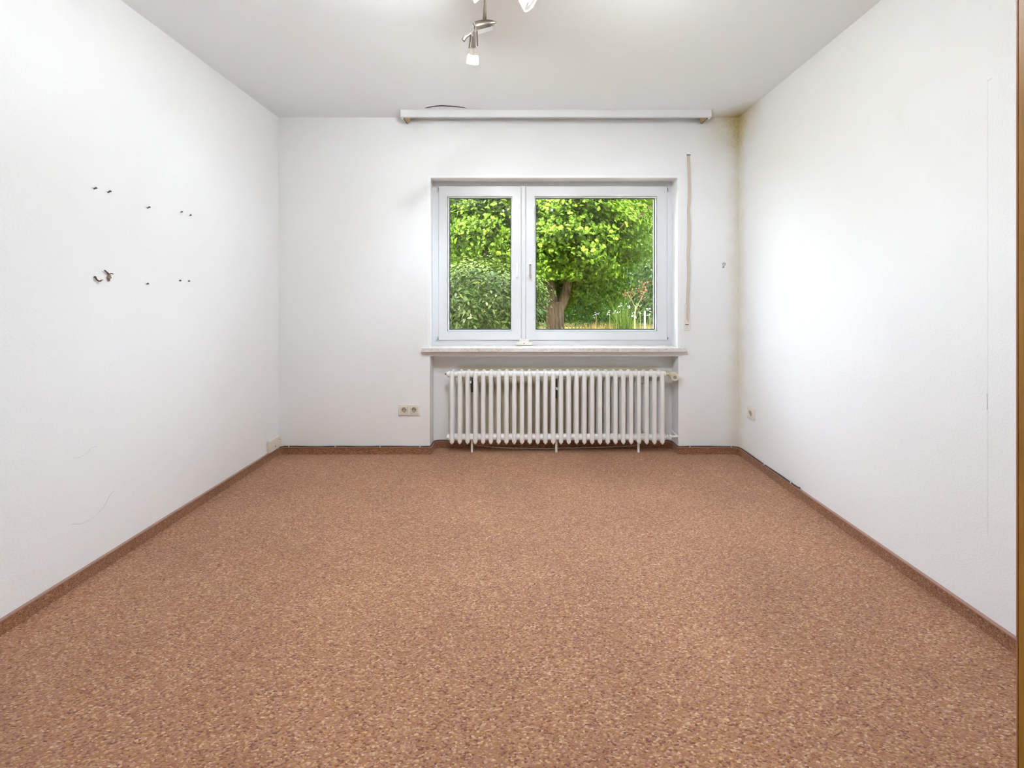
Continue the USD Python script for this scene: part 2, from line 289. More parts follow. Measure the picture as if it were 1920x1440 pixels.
for side, a in areas.items():
    b = thing('baseboard_' + side, {'back': 'carpet-clad brown baseboard along the window wall and into the niche', 'left': 'carpet-clad brown baseboard along the left wall',
              'right': 'carpet-clad brown baseboard along the right wall', 'near': 'carpet-clad brown baseboard by the doorway'}[side], 'baseboard', (a.centroid.x, a.centroid.y, 0), kind='structure')
    cut = (lambda g: g.intersection(a).difference(door_gap)) if side == 'near' else (lambda g: g.intersection(a))
    obj('carpet_strip', extrude(cut(ring), 0, 0.050), M['strip'], b, smooth=20)
    obj('top_profile', extrude(cut(lip), 0.050, 0.0545), M['profile'], b, smooth=20)

# ------------------------------------------------------------------ window
win = thing('window_1', 'white two-sash plastic window looking onto the garden', 'window', (0.26, YF, SILL), kind='structure')
def fx(px, y=YS): return (px - CX) * y / FPX
def fz(py, y=YS): return CAMZ - (py - CY) * y / FPX
fr = bx(wx0, wx1, YF, YF + 0.07, SILL, wz1)
for a, b in ((831, 968), (995, 1242)):
    fr -= bx(fx(a), fx(b), YF - 0.1, YF + 0.2, fz(629), fz(358))
obj('outer_frame', fr, M['pvc'], win)
def rim(x0, x1, z0, z1, X0, X1, Z0, Z1, y0, y1, bev=0.004):
    """Rectangular frame with bevelled edges, front at y0."""
    o = m3.Manifold.hull_points(np.array([(x, y, z) for y, e in ((y0, bev), (y0 + bev, 0), (y1, 0)) for x in (x0 + e, x1 - e) for z in (z0 + e, z1 - e)]))
    h = m3.Manifold.hull_points(np.array([(x, y, z) for y, e in ((y0 - 0.001, bev + 0.001), (y0 + bev, 0), (y1 + 0.01, 0)) for x in (X0 - e, X1 + e) for z in (Z0 - e, Z1 + e)]))
    return o - h
for (a, b, g0, g1, lab) in ((822, 977, 842, 957.5, 'narrow left sash'), (986, 1251, 1005, 1229, 'wide right sash')):
    x0, x1, z0, z1, X0, X1, Z0, Z1 = fx(a), fx(b), fz(638), fz(349), fx(g0), fx(g1), fz(618), fz(371)
    s = obj('sash', rim(x0, x1, z0, z1, X0 - 0.008, X1 + 0.008, Z0 - 0.008, Z1 + 0.008, YS, YF + 0.062), M['pvc'], win, label=lab)
    obj('glazing_bead', rim(X0 - 0.009, X1 + 0.009, Z0 - 0.009, Z1 + 0.009, X0, X1, Z0, Z1, YS + 0.001, YS + 0.03, 0.005), M['bead'], s)
    e = 0.0035
    obj('rubber_seal', bx(X0 - 0.005, X1 + 0.005, YS + 0.022, YS + 0.029, Z0 - 0.005, Z1 + 0.005) - bx(X0 + e, X1 - e, YS, YS + 0.1, Z0 + e, Z1 - e), M['seal'], s)
    obj('glass_pane', bx(X0 - 0.003, X1 + 0.003, YS + 0.0295, YS + 0.0335, Z0 - 0.003, Z1 + 0.003), M['glass'], s)
    if lab.startswith('narrow'):
        hx, hz0, hz1 = fx(969.8), fz(520.5), fz(491)
        pts = [(hx, YS + 0.002, hz0 + 0.004), (hx, YS - 0.022, hz0 + 0.012), (hx, YS - 0.026, (hz0 + hz1) / 2), (hx, YS - 0.022, hz1 - 0.012), (hx, YS + 0.002, hz1 - 0.004)]
        obj('handle', cat_mesh(rbx(hx - 0.009, hx + 0.009, YS - 0.006, YS + 0.002, hz0, hz1, 0.0028), tube(spline(pts, 24), 0.0055)), M['bead'], s, smooth=50, label='white bow handle')
    else:
        hx = fx(994); c = fz(499)
        h = cat_mesh(rbx(hx - 0.012, hx + 0.012, YS - 0.010, YS + 0.002, fz(517), fz(486.5), 0.004), cyl((hx, YS, c), (hx, YS - 0.035, c), 0.008))
        hd = obj('handle', h, M['bead'], s, smooth=40, label='white rosette with a grey lever pointing down')
        obj('lever', m3.Manifold.batch_hull([m3.Manifold.sphere(r, 16).translate(p) for p, r in (((hx, YS - 0.036, c + 0.004), 0.0095), ((hx, YS - 0.040, fz(520)), 0.0065))]), simple('lever_grey', (0.36, 0.31, 0.28), 0.4), hd, smooth=50)
        obj('lever_screw', cyl((hx, YS - 0.048, c + 0.006), (hx, YS - 0.040, c + 0.006), 0.004), M['dark'], hd)
    hgx = x0 - 0.009 if lab.startswith('narrow') else x1 + 0.009
    for zz, hh in ((z1 - 0.045, 0.032), (z0 + 0.006, 0.020)):
        hg = obj('hinge', cat_mesh(cyl((hgx, YS + 0.001, zz), (hgx, YS + 0.001, zz + hh), 0.0075), rbx(hgx - 0.004, hgx + 0.004, YS, YF + 0.003, zz, zz + hh, 0.001)), M['pvc'], s, smooth=40)
        obj('hinge_gap', cyl((hgx + (0.005 if hgx < 0 else -0.005), YS - 0.004, zz + 0.003), (hgx + (0.005 if hgx < 0 else -0.005), YS - 0.004, zz + hh - 0.003), 0.0022), M['nail'] if hgx < 0 else M['dark'], hg)
xa, xb = fx(978), fx(985)
obj('meeting_strip', rbx(xa, xb, YS + 0.002, YF + 0.02, fz(638), fz(348.5), 0.002), M['pvc'], win)
lk = obj('window_lock', cat_mesh(rbx(fx(967), fx(998), YS - 0.030, YF + 0.002, fz(646.5), fz(640), 0.003), rbx(fx(973), fx(992), YS - 0.020, YS + 0.004, fz(640.5), fz(635), 0.003)), M['ivory'], win, label='ivory bolt lock over both sashes')
obj('keyhole', cyl((fx(982.5), YS - 0.0315, fz(643)), (fx(982.5), YS - 0.028, fz(643)), 0.0035), M['dark'], lk)
cs = bx(wx0, wx1, YB - 0.003, YB + 0.012, SILL, wz1) - bx((807.5 - CX) * YB / FPX, (1270 - CX) * YB / FPX, YB - 0.1, YB + 0.1, SILL - 0.1, P(0, 333.5, YB)[2])
obj('trim_1', cs, M['bead'], kind='structure', label='thin white bead framing the window opening', cat='trim')
sx0, sx1 = (790 - CX) * 2.712 / FPX, (1289 - CX) * 2.712 / FPX
sp = Polygon([(sx0, 2.712), (sx1, 2.712), (sx1, YB), (wx1, YB), (wx1, YF + 0.02), (wx0, YF + 0.02), (wx0, YB), (sx0, YB)])
sm = m3.Manifold(m3.Mesh(vert_properties=np.array(extrude(sp, SILL - 0.026, SILL)[0], np.float32), tri_verts=np.array(extrude(sp, SILL - 0.026, SILL)[1], np.uint32)))
obj('window_sill', extrude(sp.buffer(-0.002).buffer(0.002), SILL - 0.026, SILL), M['marble'], win, label='pale pinkish marble window sill')
obj('outer_sill', bx(wx0, wx1, YF + 0.07, YB + 0.28, SILL - 0.03, SILL - 0.005), M['pvc'], win)

# ------------------------------------------------------------------ radiator
RY, RX0, PITCH, NSEC = 2.735, (847.5 - CX) * 2.735 / FPX, 14.6 * 2.735 / FPX, 28
rad = thing('radiator', 'cream white column radiator standing in the niche under the window', 'radiator', (RX0 + 13.5 * PITCH, 2.77, 0))
zt, zb, YR2 = 0.590, 0.121, RY + 0.068
def section(x):
    S = m3.Manifold.sphere(1, 20)
    parts = []
    for y in (RY, YR2):
        parts.append(m3.Manifold.batch_hull([S.scale((0.0165, 0.0165, 0.012)).translate((x, y, zt + 0.013)), S.scale((0.0165, 0.0165, 0.012)).translate((x, y, zb - 0.026)), S.scale((0.006, 0.009, 0.004)).translate((x, y, zb - 0.042)), S.scale((0.009, 0.012, 0.004)).translate((x, y, zt + 0.0245))]))
    for z in (zt, zb):
        parts.append(m3.Manifold.batch_hull([S.scale((0.0155, 0.015, 0.025)).translate((x, y, z)) for y in (RY, YR2)]))
        parts.append(m3.Manifold.cylinder(PITCH + 0.002, 0.0245, 0.0245, 20).rotate((0, 90, 0)).translate((x - PITCH / 2 - 0.001, RY + 0.026, z)))
    return m3.Manifold.batch_boolean(parts, m3.OpType.Add)
sec0 = section(0.0)
for k in range(NSEC):
    obj('section', sec0.translate((RX0 + k * PITCH, 0, 0)), M['radiator'], rad, smooth=40)
xl, xr = RX0 - PITCH / 2, RX0 + (NSEC - 0.5) * PITCH
YH = RY + 0.026
pl = obj('end_plug', cyl((xl - 0.014, YH, zt), (xl + 0.004, YH, zt), 0.017, n=8), M['radiator'], rad)
obj('bleed_screw', cyl((xl - 0.030, YH, zt), (xl - 0.012, YH, zt), 0.0045), M['rust'], pl)
obj('end_plug', cyl((xl - 0.014, YH, zb), (xl + 0.004, YH, zb), 0.017, n=8), M['radiator'], rad)
for px in (885, 1043, 1197):
    x = (px - CX) * 2.775 / FPX
    obj('foot', rbx(x - 0.0085, x + 0.0085, 2.770, 2.780, 0.0, zb - 0.018, 0.002), M['radiator'], rad)
for px, py in ((883.5, 714), (1043, 726), (1204.5, 719)):
    q = P(px, py, 2.80)
    br = obj('wall_bracket', cat_mesh(rbx(q[0] - 0.012, q[0] + 0.012, NY - 0.012, NY, q[2] - 0.10, q[2] + 0.05, 0.002), cyl((q[0], NY - 0.01, q[2]), (q[0], RY + 0.03, q[2]), 0.006)), M['bracket'], rad)
    obj('bracket_nut', cat_mesh(cyl((q[0], RY + 0.012, q[2]), (q[0], RY + 0.03, q[2]), 0.009, n=6)), M['radiator'], br)
# thermostat valve and return valve
v0 = np.array([xr, YH, zt]); vx = (1264 - CX) * 2.72 / FPX
va = obj('valve_body', cat_mesh(cyl(v0, (vx - 0.005, YH, zt), 0.010), cyl((vx - 0.028, YH, zt), (vx - 0.018, YH, zt), 0.014, n=6), cyl((vx, NY, zt - 0.004), (vx, YH - 0.01, zt - 0.004), 0.012)), M['valve'], rad, label='cream angled thermostat valve')
tip = np.array([vx - 0.006, YH - 0.070, zt - 0.010]); back = np.array([vx + 0.004, YH + 0.002, zt - 0.003]); dd = tip - back
Lh = np.linalg.norm(dd)
obj('thermostat_head', lathe([(0.0, 0.0), (0.018, 0.0), (0.022, 0.012), (0.029, 0.018), (0.031, Lh * 0.75), (0.027, Lh), (0.013, Lh), (0.013, Lh - 0.004), (0.0, Lh - 0.004)], back, dd), M['valve'], va, smooth=40, label='cream thermostat head')
obj('head_cap', lathe([(0.0125, Lh - 0.004), (0.0125, Lh - 0.001), (0.0, Lh - 0.0005)], back, dd), M['valve_grey'], va)
rv0 = np.array([xr, YH, zb]); rx = (1271 - CX) * 2.78 / FPX
obj('return_valve', cat_mesh(cyl(rv0, (rx, YH, zb + 0.004), 0.009), cyl(rv0 + (0.012, 0, 0), rv0 + (0.022, 0, 0), 0.016, n=6), cyl(rv0 + (0.034, 0, 0.001), rv0 + (0.046, 0, 0.001), 0.015, n=6), cyl(rv0 + (0.028, -0.02, 0.001), rv0 + (0.028, 0, 0.001), 0.010), cyl((rx - 0.006, YH, zb + 0.004), (rx - 0.006, NY, zb + 0.004), 0.010)), M['radiator'], rad, smooth=40)

# ------------------------------------------------------------------ curtain pelmet under the ceiling
FYP = 2.630
p0, p1, pz = (750 - CX) * FYP / FPX, (1335 - CX) * FYP / FPX, P(0, 219, FYP)[2]
pel = thing('curtain_pelmet', 'long white curtain pelmet fixed to the ceiling above the window', 'curtain rail', (0.26, FYP, H))
fas = Polygon([(p0, YB), (p0, FYP), (p1, FYP), (p1, YB), (p1 - 0.012, YB), (p1 - 0.012, FYP + 0.014), (p0 + 0.012, FYP + 0.014), (p0 + 0.012, YB)])
fas = Polygon([(p0, FYP + 0.045), (p0, FYP), (p1, FYP), (p1, FYP + 0.045), (p1 - 0.012, FYP + 0.045), (p1 - 0.012, FYP + 0.014), (p0 + 0.012, FYP + 0.014), (p0 + 0.012, FYP + 0.045)]).buffer(0.02).buffer(-0.02).buffer(-0.006).buffer(0.006)
obj('fascia', extrude(fas, pz, H), M['pelmet'], pel)
obj('top_board', bx(p0 + 0.012, p1 - 0.012, FYP + 0.014, YB - 0.002, H - 0.012, H), M['pelmet'], pel)
for yy in (FYP + 0.045, FYP + 0.08):
    obj('curtain_track', bx(p0 + 0.04, p1 - 0.04, yy - 0.006, yy + 0.006, H - 0.022, H - 0.012) - bx(p0 + 0.03, p1 - 0.03, yy - 0.002, yy + 0.002, H - 0.03, H - 0.014), M['pelmet'], pel)
for s, xx in ((1, p0 + 0.016), (-1, p1 - 0.016)):
    tri = [(xx, FYP + 0.018), (xx + s * 0.060, FYP + 0.018), (xx + s * 0.012, YB - 0.004), (xx, YB - 0.004)]
    eb = obj('end_bracket', extrude(Polygon(tri), pz + 0.004, pz + 0.010), M['brass'], pel, label='brass coloured corner bracket')
    obj('bracket_web', extrude(Polygon([(xx, FYP + 0.018), (xx + s * 0.004, FYP + 0.018), (xx + s * 0.004, YB - 0.004), (xx, YB - 0.004)]), pz + 0.002, H - 0.012), M['nail'], eb)
# peeling paint along the ceiling in front of the pelmet
def ceil_pt(px, py):
    y = (H - CAMZ) * FPX / (CY - py); return np.array([(px - CX) * y / FPX, y, H])
top = [ceil_pt(*q) for q in ((796, 202.3), (808, 199.5), (826, 197.0), (842, 197.8), (862, 199.8), (876, 202.2))]
sl = spline(top, 26); wid = np.sin(np.linspace(0, np.pi, 26)) ** 0.7 * 0.010 + 0.0005
a = sl.copy(); b = sl + np.stack([0 * wid, wid, 0 * wid], 1); a[:, 2] -= 0.0006; b[:, 2] -= 0.0006 + wid * 0.3
V = np.vstack([a, b]); F = []
for i in range(25): F += [[i, i + 1, 26 + i], [i + 1, 27 + i, 26 + i], [i + 1, i, 26 + i], [27 + i, i + 1, 26 + i]]
obj('peeling_paint', (V, np.array(F)), M['flake'], ce, smooth=False, label='dark curled crack in the paint by the pelmet')

# ------------------------------------------------------------------ shutter strap and its winder on the window wall
st = thing('shutter_strap', 'beige roller shutter strap hanging beside the window above its winder box', 'strap', P(1290, 608, YB))
pts = [P(x, y, YB - d) for x, y, d in ((1290.8, 291, 0.002), (1291.5, 310, 0.006), (1292.5, 345, 0.011), (1292, 380, 0.014), (1290.5, 392, 0.013), (1291.5, 430, 0.015), (1291.5, 455, 0.013), (1289.8, 472, 0.012), (1291, 505, 0.014), (1290.5, 530, 0.012), (1289, 560, 0.010), (1288.2, 590, 0.009), (1288, 607, 0.004))]
c = spline(pts, 90); tw = spline([(0.05, 0, 0), (0.2, 0, 0), (0.5, 0, 0), (0.25, 0, 0), (1.05, 0, 0), (0.35, 0, 0), (0.5, 0, 0), (1.0, 0, 0), (0.6, 0, 0), (0.8, 0, 0), (0.9, 0, 0), (0.5, 0, 0), (0.2, 0, 0)], 90)[:, 0]
hw = 0.011; sd = np.stack([np.cos(tw), -np.sin(tw), 0 * tw], 1) * hw; th = np.stack([np.sin(tw), np.cos(tw), 0 * tw], 1) * 0.0007
V = np.vstack([c - sd - th, c + sd - th, c + sd + th, c - sd + th]); n = 90; F = []
for k in range(4):
    for i in range(n - 1):
        A, B = k * n + i, ((k + 1) % 4) * n + i; F += [[A, B, A + 1], [B, B + 1, A + 1]]
obj('webbing', (V, np.array(F)), M['strap'], st, smooth=40)
q = P(1290.8, 291, YB)
obj('strap_slot', rbx(q[0] - 0.014, q[0] + 0.014, YB - 0.003, YB, q[2] - 0.002, q[2] + 0.005, 0.001), M['dark'], st)
a, b = P(1282.5, 620, YB), P(1293.5, 571, YB)
wb = obj('winder_plate', rbx(a[0], b[0], YB - 0.007, YB, a[2], b[2], 0.003), M['ivory'], st, label='ivory winder cover plate')
q = P(1288, 608.5, YB - 0.007)
obj('winder_slot', rbx(q[0] - 0.013, q[0] + 0.013, YB - 0.0085, YB - 0.006, q[2] - 0.003, q[2] + 0.003, 0.0008), M['dark'], wb)
for py in (576, 614.5):
    q = P(1288, py, YB - 0.007); obj('screw', cyl((q[0], YB - 0.0088, q[2]), (q[0], YB - 0.006, q[2]), 0.0022), M['steel'], wb)

# ------------------------------------------------------------------ wall hook
q = P(1356, 497, YB)
hk = thing('wall_hook', 'small grey ring hook on the window wall right of the shutter strap', 'hook', q)
ang = np.linspace(-0.4 * np.pi, 1.35 * np.pi, 24)
ring_pts = np.stack([q[0] + 0.009 * np.cos(ang), np.full(24, YB - 0.010), q[2] + 0.006 + 0.009 * np.sin(ang)], 1)
obj('hook_ring', tube(ring_pts, 0.0020), M['steel'], hk, smooth=50)
obj('hook_shank', cat_mesh(tube([(q[0] + 0.003, YB - 0.010, q[2] - 0.002), (q[0] + 0.002, YB - 0.008, q[2] - 0.012), (q[0], YB, q[2] - 0.016)], 0.0018), cyl((q[0], YB - 0.003, q[2] - 0.016), (q[0], YB, q[2] - 0.016), 0.006)), M['steel'], hk, smooth=50)

# ------------------------------------------------------------------ sockets
def socket(center, u, nrm, group_cols, name, label, mats):
    """Flush sockets: a frame along u with group_cols inserts, facing nrm."""
    c = np.array(center, float); u = np.array(u, float); w = np.array(nrm, float); z = np.array([0, 0, 1.0])
    T = np.eye(4); T[:3, 0], T[:3, 1], T[:3, 2], T[:3, 3] = u, z, w, c      # local x along u, y up, z out of the wall
    put = lambda mesh: (arr(mesh)[0] @ T[:3, :3].T + T[:3, 3], arr(mesh)[1] if np.linalg.det(T[:3, :3]) > 0 else arr(mesh)[1][:, ::-1])
    t = thing(name, label, 'socket', c)
    W = 0.072 * group_cols + 0.009
    fr = rbx(-W / 2, W / 2, -0.0405, 0.0405, -0.001, 0.010, 0.003)
    xs = [(k - (group_cols - 1) / 2) * 0.072 for k in range(group_cols)]
    for x in xs: fr -= bx(x - 0.0285, x + 0.0285, -0.0285, 0.0285, 0.004, 0.02)
    obj('socket_frame', put(fr), mats[0], t)
    for x in xs:
        ins = rbx(x - 0.028, x + 0.028, -0.028, 0.028, 0.002, 0.012, 0.002) - m3.Manifold.cylinder(0.03, 0.0195, 0.0195, 32).translate((x, 0, 0.0042))
        i = obj('socket_insert', put(ins), mats[1], t)
        obj('socket_well', put(cyl((x, 0, 0.0035), (x, 0, 0.0046), 0.0195, n=32)), M['socket_well'], i)
        for dx_ in (-0.0095, 0.0095): obj('pin_hole', put(cyl((x + dx_, 0, 0.0044), (x + dx_, 0, 0.0052), 0.003)), M['socket_hole'], i)
        for s in (-1, 1): obj('earth_clip', put(rbx(x - 0.004, x + 0.004, s * 0.0175 - 0.002, s * 0.0175 + 0.002, 0.0044, 0.0095, 0.0005)), M['steel'], i)
    return t
socket(P(767.5, 768, YB), (1, 0, 0), (0, -1, 0), 2, 'wall_socket', 'double cream socket on the window wall left of the radiator', (M['ivory'], M['cream']))
ys = FPX * XR / (1409.5 - CX)
socket((XR, ys, P(0, 775, ys)[2]), (0, -1, 0), (-1, 0, 0), 1, 'wall_socket', 'single white socket low on the right wall near the corner', (M['ivory'], M['ivory']))
jb = thing('junction_box', 'cream surface-mounted box on the left wall in the corner above the baseboard', 'socket box', (XL, 2.68, 0.10))
y0, y1 = FPX * -XL / (CX - 500.5), FPX * -XL / (CX - 521.5); zc = P(0, 833, 2.7)[2]
bd = obj('box_body', rbx(XL, XL + 0.024, y0, y1, 0.056, 0.142, 0.004), M['cream'], jb)
for yy, zz, r in ((y0 + 0.055, 0.085, 0.004), (y1 - 0.02, 0.118, 0.0028)):
    obj('cover_screw', cyl((XL + 0.0225, yy, zz), (XL + 0.0252, yy, zz), r), M['nail'], bd)

# ------------------------------------------------------------------ cables on the baseboards
path = list(inner(0.0085).exterior.coords)
def along(keep):
    ls = LineString(path).intersection(keep)
    from shapely.ops import linemerge
    ls = linemerge(ls) if hasattr(ls, 'geoms') else ls
    ls = max(ls.geoms, key=lambda g: g.length) if hasattr(ls, 'geoms') else ls
    p = [ls.interpolate(t) for t in np.linspace(0, ls.length, int(ls.length / 0.02) + 2)]
    return np.array([(q.x, q.y, 0.0585) for q in p])
cb = thing('baseboard_cable', 'dark brown cable clipped on top of the baseboard along the window wall', 'cable', (XL + 0.02, YB - 0.02, 0.0545))
pp = along(sbox(XL + 0.012, 2.18, XR + 0.1, 3.2).difference(sbox(XL, 0, XL + 0.2, YB - 0.03)))
if pp[0][0] > pp[-1][0]: pp = pp[::-1]
pp[:, 2] += 0.0012 * np.sin(np.arange(len(pp)) * 0.35)
end = pp[-1]; pp = np.vstack([pp, end + (-0.001, -0.03, 0.002), end + (-0.002, -0.05, 0.006)])
obj('cable_run', tube(pp, 0.0038, 8), M['cable'], cb, smooth=50)
for px in (542, 629, 713, 787.5, 1293, 1370.6):
    x = (px - CX) * (YB - 0.008) / FPX
    obj('cable_clip', cat_mesh(rbx(x - 0.0035, x + 0.0035, YB - 0.0135, YB - 0.0002, 0.0548, 0.0655, 0.001), cyl((x, YB - 0.003, 0.068), (x, YB - 0.0145, 0.068), 0.0022)), M['clip'], cb)
for px in (1436, 1486):
    y = FPX * XR / (px - CX)
    obj('cable_clip', cat_mesh(rbx(XR - 0.0135, XR - 0.0002, y - 0.0035, y + 0.0035, 0.0548, 0.0655, 0.001), cyl((XR - 0.003, y, 0.068), (XR - 0.0145, y, 0.068), 0.0022)), M['clip'], cb)
pts = [P(x, y, 2.80) for x, y in ((888, 832), (893, 834.5), (925, 838.5), (960, 840.0), (1010, 840.5), (1060, 840.0), (1110, 839.2), (1150, 837.5), (1185, 836), (1203, 831.5))]
obj('radiator_cord', tube(spline(pts, 60), 0.0022, 8), M['cord'], rad, smooth=50, label='thin grey cord sagging under the radiator')

# ------------------------------------------------------------------ nails and hooks in the left wall
def lw(px, py):
    y = FPX * -XL / (CX - px); return np.array([XL, y, CAMZ - (py - CY) * y / FPX])
G = 'nails left in the left wall'
for px, py, ln_, lab in ((177, 354, 0.018, 'bent dark nail, leftmost of the upper row on the left wall'), (203, 360.5, 0.024, 'long dark nail, second from the left in the upper row on the left wall'),
                         (277, 390, 0.022, 'dark nail in the middle of the upper row on the left wall'), (339, 398, 0.016, 'dark nail, second from the right in the upper row on the left wall'),
                         (356, 404, 0.013, 'short dark nail, rightmost of the upper row on the left wall'), (275.5, 532.5, 0.012, 'single dark nail in the middle of the lower row on the left wall'),
                         (337, 526.5, 0.007, 'tiny dark nail, second from the right in the lower row on the left wall'), (353.5, 527.5, 0.008, 'tiny dark nail, rightmost of the lower row on the left wall')):
    p = lw(px, py); t = thing('wall_nail', lab, 'nail', p, G); u = np.array([0.9, -0.25, 0.25]); ln_ *= 0.55
    obj('nail_shank', tube([p, p + u * ln_ * 0.6, p + u * ln_ + (0, 0, -0.001)], [0.0026, 0.0024, 0.0022], 8), M['nail'], t, smooth=50)
    obj('nail_head', cyl(p + u * ln_, p + u * (ln_ + 0.002), 0.0042, n=12), M['nail'], t)
p = lw(177, 520)
t = thing('wall_hook', 'small bent hook in the left wall, leftmost of the lower row', 'hook', p)
obj('hook_wire', tube(spline([p, p + (0.006, -0.002, 0.002), p + (0.008, 0.002, -0.010), p + (0.010, 0.010, -0.016), p + (0.010, 0.018, -0.011)], 24), 0.0028, 8), M['nail'], t, smooth=50)
obj('hook_tip', cyl(p + (0.010, 0.016, -0.013), p + (0.0105, 0.021, -0.009), 0.0032), M['brass'], t)
p = lw(201, 516)
t = thing('wall_hook', 'large twisted hook with a pulled-out plug in the left wall, second in the lower row', 'hook', p)
obj('hook_wire', tube(spline([p + (0, 0.004, 0.006), p + (0.006, 0.002, 0.004), p + (0.008, -0.008, 0.012), p + (0.009, -0.018, 0.020)], 20), 0.0028, 8), M['nail'], t, smooth=50)
obj('hook_arm', tube(spline([p + (0.006, 0.002, 0.004), p + (0.008, 0.010, 0.008), p + (0.008, 0.016, 0.006)], 12), 0.0022, 8), M['nail'], t, smooth=50)
obj('wall_plug', cat_mesh(cyl(p + (0.006, 0.004, 0.0), p + (0.006, 0.002, -0.026), 0.0050, 0.003, 10), rbx(p[0] + 0.002, p[0] + 0.009, p[1] - 0.004, p[1] + 0.010, p[2] - 0.014, p[2] - 0.006, 0.0015)), M['plug'], t)

# hairline marks in the plaster: fine raised ridges
def hair(pts, fn, off, r, parent):
    pp = [fn(*q) + np.array(off) for q in pts]
    obj('hairline_crack', tube(spline(pp, 5 * len(pp)), r, 4), M['crack'], parent, smooth=50)
def rw(px, py):
    y = FPX * XR / (px - CX); return np.array([XR, y, CAMZ - (py - CY) * y / FPX])
hair([(138, 859), (152, 856), (165, 847), (172, 839), (184, 837)], lw, (0, 0, 0), 0.0007, wl)
hair([(135, 983), (155, 981), (178, 967), (196, 948), (205, 930), (214, 920)], lw, (0, 0, 0), 0.0007, wl)
hair([(1852, 150 + k * 57) for k in range(16)], rw, (0, 0, 0), 0.0004, wr)
hair([(1851, 738), (1851.6, 752), (1851, 768)], rw, (0, 0, 0), 0.0012, wr)
hair([(1851, 152), (1856, 149), (1860, 146)], rw, (0, 0, 0), 0.0009, wr)

# ------------------------------------------------------------------ ceiling spotlight
CPOS = np.array([-0.105, 1.16, H])
lampfix = thing('ceiling_spotlight', 'brushed metal ceiling spotlight with lit glass shades on thin arms', 'ceiling lamp', CPOS)
obj('canopy', lathe([(0.0, 0.0), (0.065, 0.0), (0.065, 0.012), (0.055, 0.024), (0.0, 0.028)], CPOS, (0, 0, -1), 32), M['steel'], lampfix, smooth=40)
obj('drop_rod', cyl(CPOS - (0, 0, 0.02), (CPOS[0], CPOS[1], 2.325), 0.007), M['steel'], lampfix, smooth=40)
def head(hub, tipdir, shade_c, shade_d, with_cup=True):
    """hub: pivot point, tipdir: direction of the bullet's point; shade: centre of the open rim and direction it faces."""
    hub, td, sc, sd_ = (np.array(q, float) for q in (hub, tipdir, shade_c, shade_d)); td /= np.linalg.norm(td); sd_ /= np.linalg.norm(sd_)
    h = obj('spot_head', lathe([(0.0, -0.042), (0.017, -0.042), (0.019, -0.036), (0.0185, -0.01), (0.016, 0.012), (0.010, 0.032), (0.003, 0.046), (0.0, 0.049)], hub, td, 24), M['steel'], lampfix, smooth=35, label='bullet shaped pivot with bracket, socket and glass shade')
    obj('pivot_flange', lathe([(0.0, -0.044), (0.027, -0.050), (0.028, -0.052), (0.026, -0.054), (0.0, -0.050)], hub, td, 24), M['chrome'], h, smooth=35)
    base = sc - sd_ * 0.058
    neck = base - sd_ * 0.052
    # mirror-polished bracket from the bullet to the lamp's neck
    side = np.cross(td, sd_); side /= np.linalg.norm(side)
    A, B = hub + td * 0.030 + np.array([0, 0, -0.020]), neck + sd_ * 0.004 - td * 0.012
    ax = (B - A) / np.linalg.norm(B - A); w2 = np.cross(side, ax)
    V = np.array([q + s1 * side * 0.012 + s2 * w2 * 0.010 for q in (A, B) for s1 in (-1, 1) for s2 in (-1, 1)])
    obj('bracket', m3.Manifold.hull_points(V), M['chrome'], h)
    obj('knob', cat_mesh(cyl(B - td * 0.0, B - td * 0.028 + (0, 0, -0.014), 0.005), cyl(B - td * 0.024 + (0, 0, -0.010), B - td * 0.032 + (0, 0, -0.020), 0.008)), M['steel'], h, smooth=40)
    obj('lamp_socket', cat_mesh(lathe([(0.0, 0.0), (0.006, 0.0), (0.010, 0.052), (0.0, 0.056)], neck, sd_, 16), *[cyl(neck + s * td * 0.012, base + s * td * 0.0175, 0.003) for s in (-1, 1)]), M['steel'], h, smooth=35)
    k = 1.0
    ribs = [(0.014, 0.0)] + [(0.014 + 0.012 * t ** 0.8 + 0.0008 * math.sin(t * 44), 0.058 * t) for t in np.linspace(0.05, 1, 24)]
    inn = [(r - 0.003, z) for r, z in ribs[::-1]]
    obj('glass_shade', lathe(ribs + inn + [(0.0, 0.001)], base, sd_, 28), M['shade'], h, smooth=40)
    obj('reflector_cup', lathe([(0.0, 0.003), (0.007, 0.004), (0.0115, 0.014), (0.0135, 0.026), (0.0128, 0.026), (0.0108, 0.015), (0.006, 0.0055), (0.0, 0.005)], base, sd_, 20), M['chrome'], h, smooth=40)
    obj('bulb', lathe([(0.0, 0.008), (0.005, 0.009), (0.0055, 0.013), (0.0055, 0.022), (0.0035, 0.0255), (0.0, 0.0265)], base, sd_, 14), M['halogen'], h, smooth=40)
hubs = []
def arm(hub, taper_from):
    a = np.array([CPOS[0], CPOS[1], 2.33]); b = np.array(hub, float)
    p = spline([a, a + (b - a) * 0.4 + np.array(taper_from), b], 24)
    r = np.where(np.linspace(0, 1, 24) < 0.72, 0.0032, 0.0032 + (np.linspace(0, 1, 24) - 0.72) * 0.019)
    obj('arm', tube(p, r, 12), M['steel'], lampfix, smooth=50)
H1 = P(910, 46, 1.55)
arm(H1 + (-0.003, -0.004, 0.012), (0, 0, 0)); head(H1, P(927, 39, 1.55) - P(886, 48, 1.55), P(886, 119, 1.55), P(886, 122, 1.55) - P(894, 80, 1.55) + (0, 0.085, 0))
H2 = P(955, -62, 1.20)
arm(H2 + (-0.004, 0, 0.010), (0, 0, 0)); head(H2, (-0.8, -0.2, 0.3), P(994, 8, 1.20), (0.50, 0.05, -0.62))
H3 = P(868, -78, 1.30)
